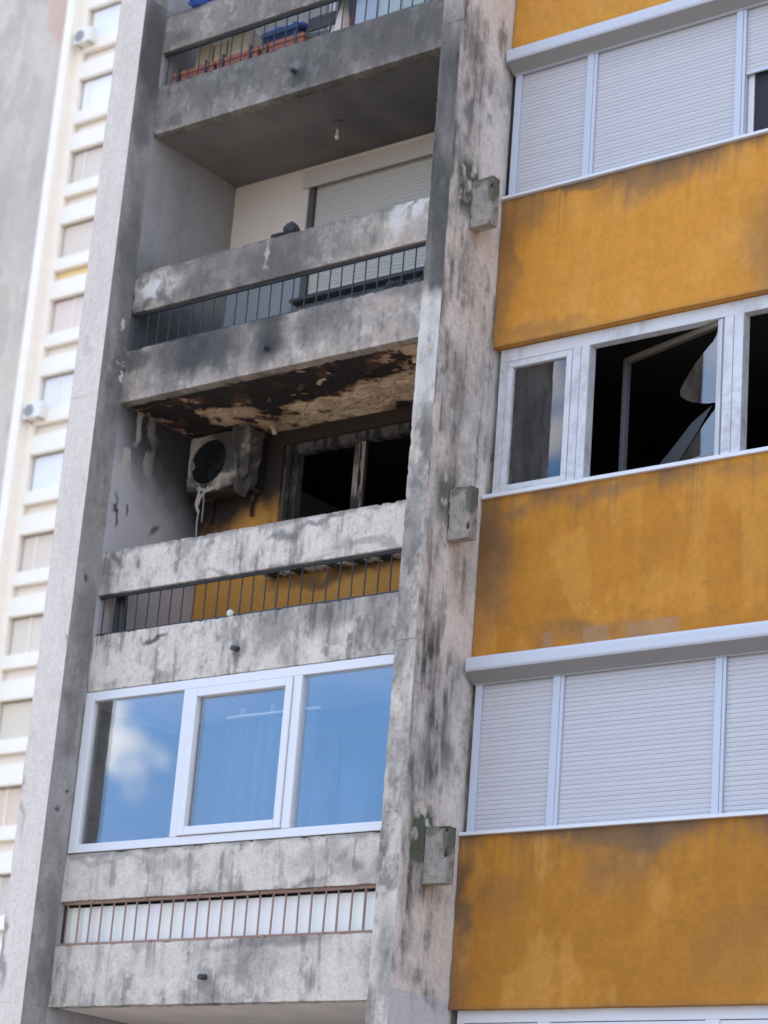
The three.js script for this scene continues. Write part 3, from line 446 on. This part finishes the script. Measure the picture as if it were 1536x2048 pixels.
// ================================================================== things on the balconies
// burnt air conditioner
{
  const o = thing('air_conditioner', 'half-melted air conditioner unit with gaping fan hole on burnt balcony wall', 'air conditioner', [.06, G + 2.22, zb + .03]);
  const W = .80, H = .54, D = .27;
  const t = paint(1, 1, 256, (x, y) => { const f = fbm(x * 5, y * 5, 250, 5); let c = mix3([.44, .37, .30], [.24, .20, .16], ss(.35, .65, f)); return mix3(c, [.035, .03, .028], .9 * ss(.52, .70, fbm(x * 3 + 3, y * 4, 253, 5) + .34 * ss(.42, .8, x))); });
  const m = mapped(t, 1, 1, .006, .75);
  const sh = new THREE.Shape(); sh.moveTo(0, .03); sh.quadraticCurveTo(0, 0, .03, 0); sh.quadraticCurveTo(W * .5, -.045, W - .14, .02); sh.lineTo(W - .05, .08); sh.lineTo(W - .06, H - .02); sh.quadraticCurveTo(W * .5, H + .02, .03, H); sh.quadraticCurveTo(0, H, 0, H - .03); sh.closePath();
  const hole = new THREE.Path(); hole.absellipse(.245, .275, .235, .235, 0, Math.PI * 2, true); sh.holes.push(hole);
  const melt = (g, a) => { const p = g.attributes.position; for (let i = 0; i < p.count; i++) { const x = p.getX(i), y = p.getY(i), z = p.getZ(i); const k = a * (fbm3(x * 5 + 3, y * 5 + 3, z * 5, 256, 4) - .5) * 2; p.setXYZ(i, x + k * .5, y - Math.abs(k) * .8, z + k); } g.computeVertexNormals(); return g; };
  const front = new THREE.ExtrudeGeometry(sh, { depth: .012, bevelEnabled: true, bevelSize: .008, bevelThickness: .008, bevelSegments: 2, curveSegments: 40 }); front.translate(0, 0, D - .01);
  part('front_panel', uvFlat(melt(front, .014)), m, o);
  part('casing', [uvFlat(melt(new THREE.BoxGeometry(W - .06, .014, D, 16, 1, 5).translate((W - .06) / 2, H - .005, D / 2), .02)), uvFlat(melt(new THREE.BoxGeometry(.014, H - .02, D, 1, 8, 5).translate(.007, H / 2, D / 2), .012)), uvFlat(melt(new THREE.BoxGeometry(W - .1, .014, D, 16, 1, 5).translate((W - .1) / 2, .0, D / 2), .02)), ], m, o); part('coil', new THREE.BoxGeometry(W - .08, H - .03, .06).translate((W - .08) / 2, H / 2, .03), plain(.014, .014, .016), o);
  const ring = new THREE.TorusGeometry(1, .045, 8, 40); ring.scale(.236, .238, .25); ring.translate(.245, .275, D + .012); part('fan_ring', uvFlat(melt(ring, .008)), m, o);
  const fanM = plain(.012, .012, .015, .6); const fan = [new THREE.CylinderGeometry(.045, .05, .06, 16).rotateX(Math.PI / 2).translate(.245, .275, .10)];
  for (let k = 0; k < 3; k++) { const b = new THREE.BoxGeometry(.15, .1, .008, 4, 2, 1); b.rotateX(.5); b.translate(.10, 0, 0); b.rotateZ(k * 2.1 + .4); b.translate(.245, .275, .10); fan.push(b); }
  part('fan', fan, fanM, o);
  const shroud = new THREE.CylinderGeometry(.238, .20, D - .07, 40, 1, true); shroud.rotateX(Math.PI / 2); shroud.translate(.245, .275, (D + .05) / 2); part('fan_shroud', shroud, new THREE.MeshStandardMaterial({ color: new THREE.Color().setRGB(.016, .016, .018), roughness: .7, side: THREE.DoubleSide }), o);
  // the right end of the casing has slumped into a hanging fold
  const fold = new THREE.PlaneGeometry(1, 1, 18, 30), fp = fold.attributes.position;
  for (let i = 0; i < fp.count; i++) { const u = fp.getX(i) + .5, v = fp.getY(i) + .5; const wv = Math.sin(u * 9 + v * 2) * .028 + .03 * (fbm(u * 4, v * 4, 259, 3) - .5); const nar = .5 + .5 * Math.pow(v, .7) - .18 * Math.exp(-(((v - .35) / .12) ** 2)); fp.setXYZ(i, W - .23 + .06 * (1 - v) + .025 * Math.sin(v * 6) + u * .21 * nar, -.03 + v * (H + .06) - .10 * (1 - v) * Math.sin(u * 3.1) + .03 * Math.sin(u * 5) * v, D + .02 + wv * 1.2 - .16 * u * u); }
  fold.computeVertexNormals(); part('melted_flap', uvFlat(fold), new THREE.MeshStandardMaterial({ map: t, roughness: .75, side: THREE.DoubleSide }), o);
  part('melted_drip', [tube([[.16, .03, D], [.19, -.06, D + .03], [.17, -.16, D + .03], [.20, -.24, D + .02]], .016), tube([[.28, .02, D], [.255, -.05, D + .03], [.21, -.1, D + .03], [.19, -.17, D + .03]], .013), tube([[.20, -.22, D + .02], [.19, -.34, D + .02], [.195, -.50, D + .01]], .007), tube([[.36, .0, D + .01], [.30, -.03, D + .02], [.24, -.02, D + .02], [.15, .01, D + .01]], .018), tube([[.245, -.06, D + .02], [.25, -.2, D + .02], [.245, -.34, D + .015]], .005)].map(uvFlat), plain(.42, .38, .33, .6), o);
  for (const b of [.1, .6]) part('bracket', [bx(b, b + .03, -.04, -.012, .02, D), bx(b, b + .03, -.25, -.012, 0, .02)], mChar, o);
}
function uvFlat(g) { const p = g.attributes.position, n = p.count, uv = new Float32Array(n * 2); for (let i = 0; i < n; i++) { uv[2 * i] = p.getX(i) + p.getZ(i) * .7; uv[2 * i + 1] = p.getY(i) + p.getZ(i) * .7; } g.setAttribute('uv', new THREE.BufferAttribute(uv, 2)); return g; }
// hanging bulb
{
  const o = thing('light_bulb', 'bare bulb hanging on a short wire from the grey balcony ceiling', 'light bulb', [1.80, G + 5.602, -.95]);
  part('ceiling_rose', new THREE.CylinderGeometry(.035, .05, .02, 14).translate(0, -.012, 0), plain(.12, .11, .1), o);
  part('wire', tube([[0, -.02, 0], [.004, -.07, 0], [0, -.12, 0]], .0035, 8, 5), plain(.2, .19, .17), o);
  part('socket', new THREE.CylinderGeometry(.016, .018, .05, 12).translate(0, -.14, 0), plain(.5, .46, .4), o);
  part('bulb', new THREE.LatheGeometry([[0, -.245], [.018, -.24], [.029, -.222], [.03, -.205], [.022, -.185], [.014, -.165]].map(a => new THREE.Vector2(...a)), 16), plain(.55, .47, .34, .25), o); o.scale.setScalar(.8);
}
// dark rag on the parapet
{
  const o = thing('cloth', 'crumpled dark grey cloth lying on the sooty parapet top', 'cloth', [1.84, G + 4.128, zp - .05]);
  part('cloth_fold', [lump(.075, [1.1, 1.0, .75], .55, 270).translate(.02, .06, 0), lump(.05, [1.7, .55, .9], .5, 274).translate(-.11, .025, .01)], plain(.035, .038, .045, .95), o);
}
for (const [x, y, r, lab] of [[2.72, 3.36, .085, 'charred lump on slab edge, leftmost of the three behind the railing'], [3.10, 3.37, .095, 'largest charred lump on slab edge behind the railing'], [3.45, 3.40, .07, 'charred lump on slab edge beside the right pillar']]) {
  const o = thing('charred_debris', lab, 'debris', [x, G + y - .06, zp - .12], 'charred lumps behind the railing'); part('lump', lump(r, [1.35, .8, .9], .5, 280 + x * 10 | 0).translate(0, r * .6, 0), plain(.018, .018, .02, .95), o);
}
// black bundle, white ball, red bucket on the burnt balcony
{
  const o = thing('rolled_sheet', 'black rolled plastic sheets standing at left end of railing gap', 'sheet', [.13, G + .29, zp - .2]);
  for (const [x, t] of [[-.05, .03], [.06, -.02]]) part('roll', tube([[x, 0, 0], [x + t, .3, .01], [x + t * 1.4, .68, .02]], .042, 16, 10), plain(.012, .014, .018, .5), o);
}
{ const o = thing('ball', 'small pale ball lying on concrete ledge under the rusty railing gap', 'ball', [1.62, G + .524, zp - .03]); part('shell', lump(.034, [1, 1, 1], .05, 290, 16).translate(0, .036, 0), plain(.6, .58, .54, .6), o); o.userData.label = 'small pale ball lying on the ledge below the burnt balcony parapet'; }
{ const o = thing('bucket', 'dark red bucket behind the railing beside the right pillar', 'bucket', [3.45, G + .285, -1.0]);
  part('body', new THREE.LatheGeometry([[0, 0], [.13, 0], [.16, .72], [.17, .72], [.17, .75], [.155, .75], [.13, .02], [0, .02]].map(a => new THREE.Vector2(...a)), 24), plain(.16, .03, .03, .5), o); part('handle', tube([[-.165, .72, 0], [-.12, .64, .15], [.12, .64, .15], [.165, .72, 0]], .005, 16, 5), plain(.1, .1, .1), o); }
// white sheeting behind the rusty railing
{
  const o = thing('privacy_screen', 'white ribbed sheeting fixed behind the rusty balcony railing', 'privacy screen', [0, G - 2.8 + .525, zp - .105]);
  let k = 0; for (let x = .015; x < 3.66; x += .1365, k++) { const b = rbox(x, Math.min(x + .133, 3.69), .012, .345 + (rnd() - .5) * .006, (k % 2) * .006, .006 + (k % 2) * .006, .002, 1); part('panel', b, plain(.82 - rnd() * .05, .80 - rnd() * .05, .75 - rnd() * .05, .6), o); }
}
// pale sheets behind the top railing and clutter
{
  const o = thing('privacy_screen', 'pale blue-grey sheets behind the top balcony railing, right half', 'privacy screen', [0, G + 5.6 + .525, zp - .105]);
  for (let x = 2.36; x < 3.5; x += .275) part('panel', rbox(x, Math.min(x + .268, 3.69), .012, .375, 0, .006, .002, 1), plain(.34 - rnd() * .1, .39 - rnd() * .1, .42 - rnd() * .1, .4), o);
}
const TB = G + 5.6 + .285;
const mTerra = mapped(paint(1, .5, 120, (x, y) => mix3([.32, .125, .085], [.20, .075, .055], fbm(x * 8, y * 8, 300, 4))), 1, .5);
for (const [x, w, lab] of [[.10, .52, 'terracotta planter trough at left end of the top balcony'], [.66, .52, 'terracotta planter trough between the two others on the top balcony'], [1.22, .52, 'terracotta planter trough nearest the parasol on the top balcony']]) {
  const o = thing('planter', lab, 'planter', [x, G + 6.03, zp - .27], 'planter troughs on the top balcony');
  part('trough', [rbox(0, w, 0, .25, 0, .17, .012), rbox(-.012, w + .012, .22, .27, -.012, .182, .01)].map(uvFlat), mTerra, o); part('soil', bx(.02, w - .02, .27, .276, .02, .15), plain(.04, .03, .02), o); for (const b of [.08, w - .1]) part('hook', bx(b, b + .02, .1, .3, .171, .19), mIron, o);
}
for (const [x, w, h, lab] of [[.20, .20, .80, 'cream box behind planter, leftmost of three'], [.44, .14, .77, 'narrow cream box behind planter, between the two wider ones'], [.62, .26, .82, 'widest cream box behind planter on the top balcony']]) {
  const o = thing('box', lab, 'box', [x, TB, zp - .50], 'cream boxes behind the planters'); part('carton', rbox(0, w, 0, h, 0, .22, .008), plain(.80, .68, .48, .8), o); part('lid', rbox(-.008, w + .008, h - .05, h + .006, -.008, .228, .006), plain(.85, .74, .56, .8), o);
}
{ const o = thing('crate', 'bright blue plastic crate among the clutter on the top balcony', 'crate', [1.02, TB, zp - .6]);
  part('crate_body', [bx(0, .42, 0, .66, 0, .02), bx(0, .42, 0, .66, .26, .28), bx(0, .02, 0, .66, .02, .26), bx(.4, .42, 0, .66, .02, .26)], plain(.05, .09, .24, .5), o);
  for (const z of [-.015, .255]) part('rim', rbox(-.01, .43, .66, .71, z, z + .037, .006), plain(.16, .26, .55, .5), o); for (let k = 0; k < 4; k++) part('cloth_bundle', lump(.08, [1.2, .8, 1], .5, 310 + k, 14).translate(.06 + k * .1, .73, .16), plain(...[[.35, .45, .85], [.12, .22, .65], [.5, .6, .85], [.08, .1, .3]][k], .9), o); }
{ const o = thing('folding_chair', 'folded grey chair leaning behind the top balcony railing', 'chair', [1.5, TB, zp - .3]);
  for (const x of [0, .3]) part('leg', bar([x, 0, .05], [x + .1, .72, -.05], .012), plain(.25, .26, .28, .5, .4), o); part('seat', rbox(0, .3, .2, .55, -.03, -.005, .006).rotateZ(-.13), plain(.16, .17, .18, .8), o); part('backrest', rbox(.08, .4, .58, .72, -.06, -.03, .006), plain(.2, .21, .22, .8), o); }
{ const o = thing('parasol', 'folded white and red parasol standing behind the top railing', 'parasol', [2.12, TB, zp - .22]);
  const prof = (a, b) => new THREE.LatheGeometry([[.02, .05], [a, .18], [a * .9, .3], [a * .55, .55], [.018, .74], [.005, .78]].map(v => new THREE.Vector2(...v)), 18);
  const g = prof(.10); { const p = g.attributes.position; for (let i = 0; i < p.count; i++) { const A = Math.atan2(p.getZ(i), p.getX(i)), k = 1 + .18 * Math.cos(A * 6); p.setX(i, p.getX(i) * k); p.setZ(i, p.getZ(i) * k); } g.computeVertexNormals(); }
  part('canopy', g, plain(.62, .55, .48, .9), o); part('canopy', g.clone().scale(.9, .95, .9).translate(.15, 0, -.02), plain(.16, .03, .03, .9), o, 'dark red canopy panel'); part('pole', bar([0, 0, 0], [0, .84, 0], .014), plain(.4, .4, .4, .4, .5), o); }
{ const o = thing('basin', 'blue plastic basin set on the left end of the top parapet', 'basin', [.42, G + 5.6 + 1.329, zp - .07]);
  part('body', new THREE.LatheGeometry([[0, 0], [.11, 0], [.16, .13], [.175, .135], [.175, .15], [.15, .145], [.1, .012], [0, .012]].map(v => new THREE.Vector2(...v)), 24), plain(.03, .08, .38, .4), o); part('handle', tube([[-.17, .14, 0], [-.2, .11, 0], [-.17, .08, 0]], .008, 8, 5), plain(.03, .08, .38, .4), o); }
// curtain rail with hooks inside the glazed balcony
{
  const o = thing('curtain', 'pale curtain on a hooked rail behind the middle pane of the glazing', 'curtain', [1.40, G - 2.8 + .29, zp - .36]);
  part('rail', bar([.0, 2.24, 0], [1.05, 2.24, 0], .012), plain(.8, .78, .72, .4), o); for (const x of [.18, .52, .86]) part('hook', [new THREE.TorusGeometry(.02, .006, 6, 14).translate(x, 2.27, 0), new THREE.SphereGeometry(.014, 10, 8).translate(x, 2.30, 0)], plain(.8, .78, .72, .4), o);
  const g = new THREE.PlaneGeometry(1.0, 2.15, 80, 4), p = g.attributes.position; for (let i = 0; i < p.count; i++) p.setZ(i, .02 * Math.sin(p.getX(i) * 46) + .01 * Math.sin(p.getX(i) * 17 + 1)); g.computeVertexNormals(); g.translate(.52, 1.13, 0);
  part('fabric', g, new THREE.MeshPhysicalMaterial({ color: new THREE.Color().setRGB(.07, .075, .08), transmission: .2, thickness: 0, roughness: 1, side: THREE.DoubleSide }), o);  // pale cloth coloured dark to suit the dim interior
}

// ================================================================== neighbouring tower, far left
{
  const X0 = -41.6, Z = -37, f = thing('apartment_building', 'white-painted neighbouring tower with stacked loggias, seen behind the left pillar', 'building', [0, 0, 0]);
  const t = paint(3, 3, 60, (x, y) => { const k = .95 + .1 * fbm(x * 3, y * 3, 320, 4); return [.92 * k, .835 * k, .715 * k]; });
  const mW = new THREE.MeshStandardMaterial({ map: t, roughness: .85 });
  const Q = (n, g, m) => part(n, Array.isArray(g) ? g.map(up) : up(g), m, f);
  Q('pillar', bx(X0, X0 + .38, -7, 47, Z - 1, Z + .42, [X0, 0, 3, 3]), mW); Q('pillar', bx(X0 + .38, X0 + .72, -7, 47, Z - 1, Z + .05, [X0, 0, 3, 3]), mW); Q('pillar', bx(X0 + 4.7, X0 + 5.1, -7, 47, Z - 1, Z + .42, [X0, 0, 3, 3]), mW);
  Q('wall', [bx(X0, X0 + 26, -7, 47, Z - 13, Z - 1.5), bx(X0 + 5.1, X0 + 26, -7, 47, Z - 1.5, Z - .3)], mW);
  const tops = 31.27, fill = [[.84, .84, .86], [.84, .84, .86], [.9, .9, .93], [.72, .62, .53], [.74, .63, .52], [.78, .65, .57], [.82, .81, .84], [.82, .82, .82], [.74, .63, .52], [.74, .65, .53], [.72, .63, .50], [.74, .58, .45], [.62, .55, .48], [.62, .55, .48]];
  for (let k = -3; k < 12; k++) {
    const y = tops - 2.8 * k, c = fill[clamp(k + 3, 0, fill.length - 1)];
    Q('parapet', rbox(X0 + .72, X0 + 4.7, y - .46, y, Z - .12, Z + .1, .02), mW); Q('fascia', rbox(X0 + .72, X0 + 4.7, y - 1.50, y - .84, Z - .12, Z + .08, .02), mW);
    Q('infill_panel', bx(X0 + .72, X0 + 4.7, y - 1.52, y + 1.32, Z - .5, Z - .38), plain(.88, .78, .66, .9));  // recess panels here and below lightened, distant haze put into their colour
    Q('window_panel', rbox(X0 + .80, X0 + 4.6, y + .0, y + 1.25, Z - .2, Z - .14, .02), plain(...c, .6));
    Q('gap_panel', bx(X0 + .74, X0 + 4.68, y - .84, y - .46, Z - .2, Z - .14), plain(...(k == 1 ? [.95, .70, .34] : [.90, .79, .67]), .8));
    if (k % 3 != 1) Q('mullion', rbox(X0 + 1.3 + (k * 31 % 7) * .07, X0 + 1.36 + (k * 31 % 7) * .07, y, y + 1.25, Z - .14, Z - .1, .01), mW);
  }
  for (const [x, y, lab] of [[-41.0, 36.62, 'small air conditioner unit on the white tower, the upper of two'], [-41.05, 22.55, 'small air conditioner unit on the white tower, the lower of two']]) {
    const a = thing('air_conditioner', lab, 'air conditioner', [x, G + y, Z + .1], 'air conditioners on the white tower'); 
    part('casing', rbox(-.05, .75, 0, .55, 0, .3, .03), plain(.80, .76, .69, .6), a); part('fan_grille', new THREE.TorusGeometry(.2, .02, 8, 24).translate(.2, .28, .305), plain(.35, .34, .33), a); part('fan', new THREE.CylinderGeometry(.17, .17, .01, 20).rotateX(Math.PI / 2).translate(.2, .28, .302), plain(.3, .3, .3), a); for (const b of [.05, .6]) part('bracket', bx(b, b + .04, -.05, 0, -.05, .3), plain(.45, .38, .3), a);
  }
}
// blank grey gable farther left
{
  const o = thing('apartment_building', 'blank grey concrete gable with a faded pink patch, at far left edge', 'building', [0, 0, 0]);
  const t = paint(45, 70, 18, (x, y) => { const X = x - 92, Y = y - 7; const a = fbm(x * .25, y * .18, 330, 5), b = fbm(x * 1.1, y * .5, 333, 5), c = fbm(x * 5, y * 4, 336, 3);
    let v = mix3([.60, .565, .52], [.50, .475, .455], ss(.35, .65, a)); v = mix3(v, [.33, .32, .31], .5 * ss(.5, .7, b)); v = mix3(v, [.58, .52, .46], .35 * ss(.55, .7, b));
    const bd = X + 60.0 - .75 * Math.max(0, 50.9 - Y) + .5 * (b - .5), edge = ss(-.1, .15, bd) * ss(48.6, 49.2, Y + .4 * (a - .5)); v = mix3(v, [.58, .44, .38], edge * .85); const k = .92 + .16 * c; return [v[0] * k * 1.03, v[1] * k * .96, v[2] * k * .87]; });
  part('wall', up(bx(-92, -47, -7, 60, -66, -52, [-92, -7, 45, 70])), mapped(t, 45, 70, .01), o); part('roof', up(bx(-92.2, -46.8, 60, 60.6, -66.2, -51.8)), plain(.3, .3, .3), o);
}
renderer.render(scene, camera);
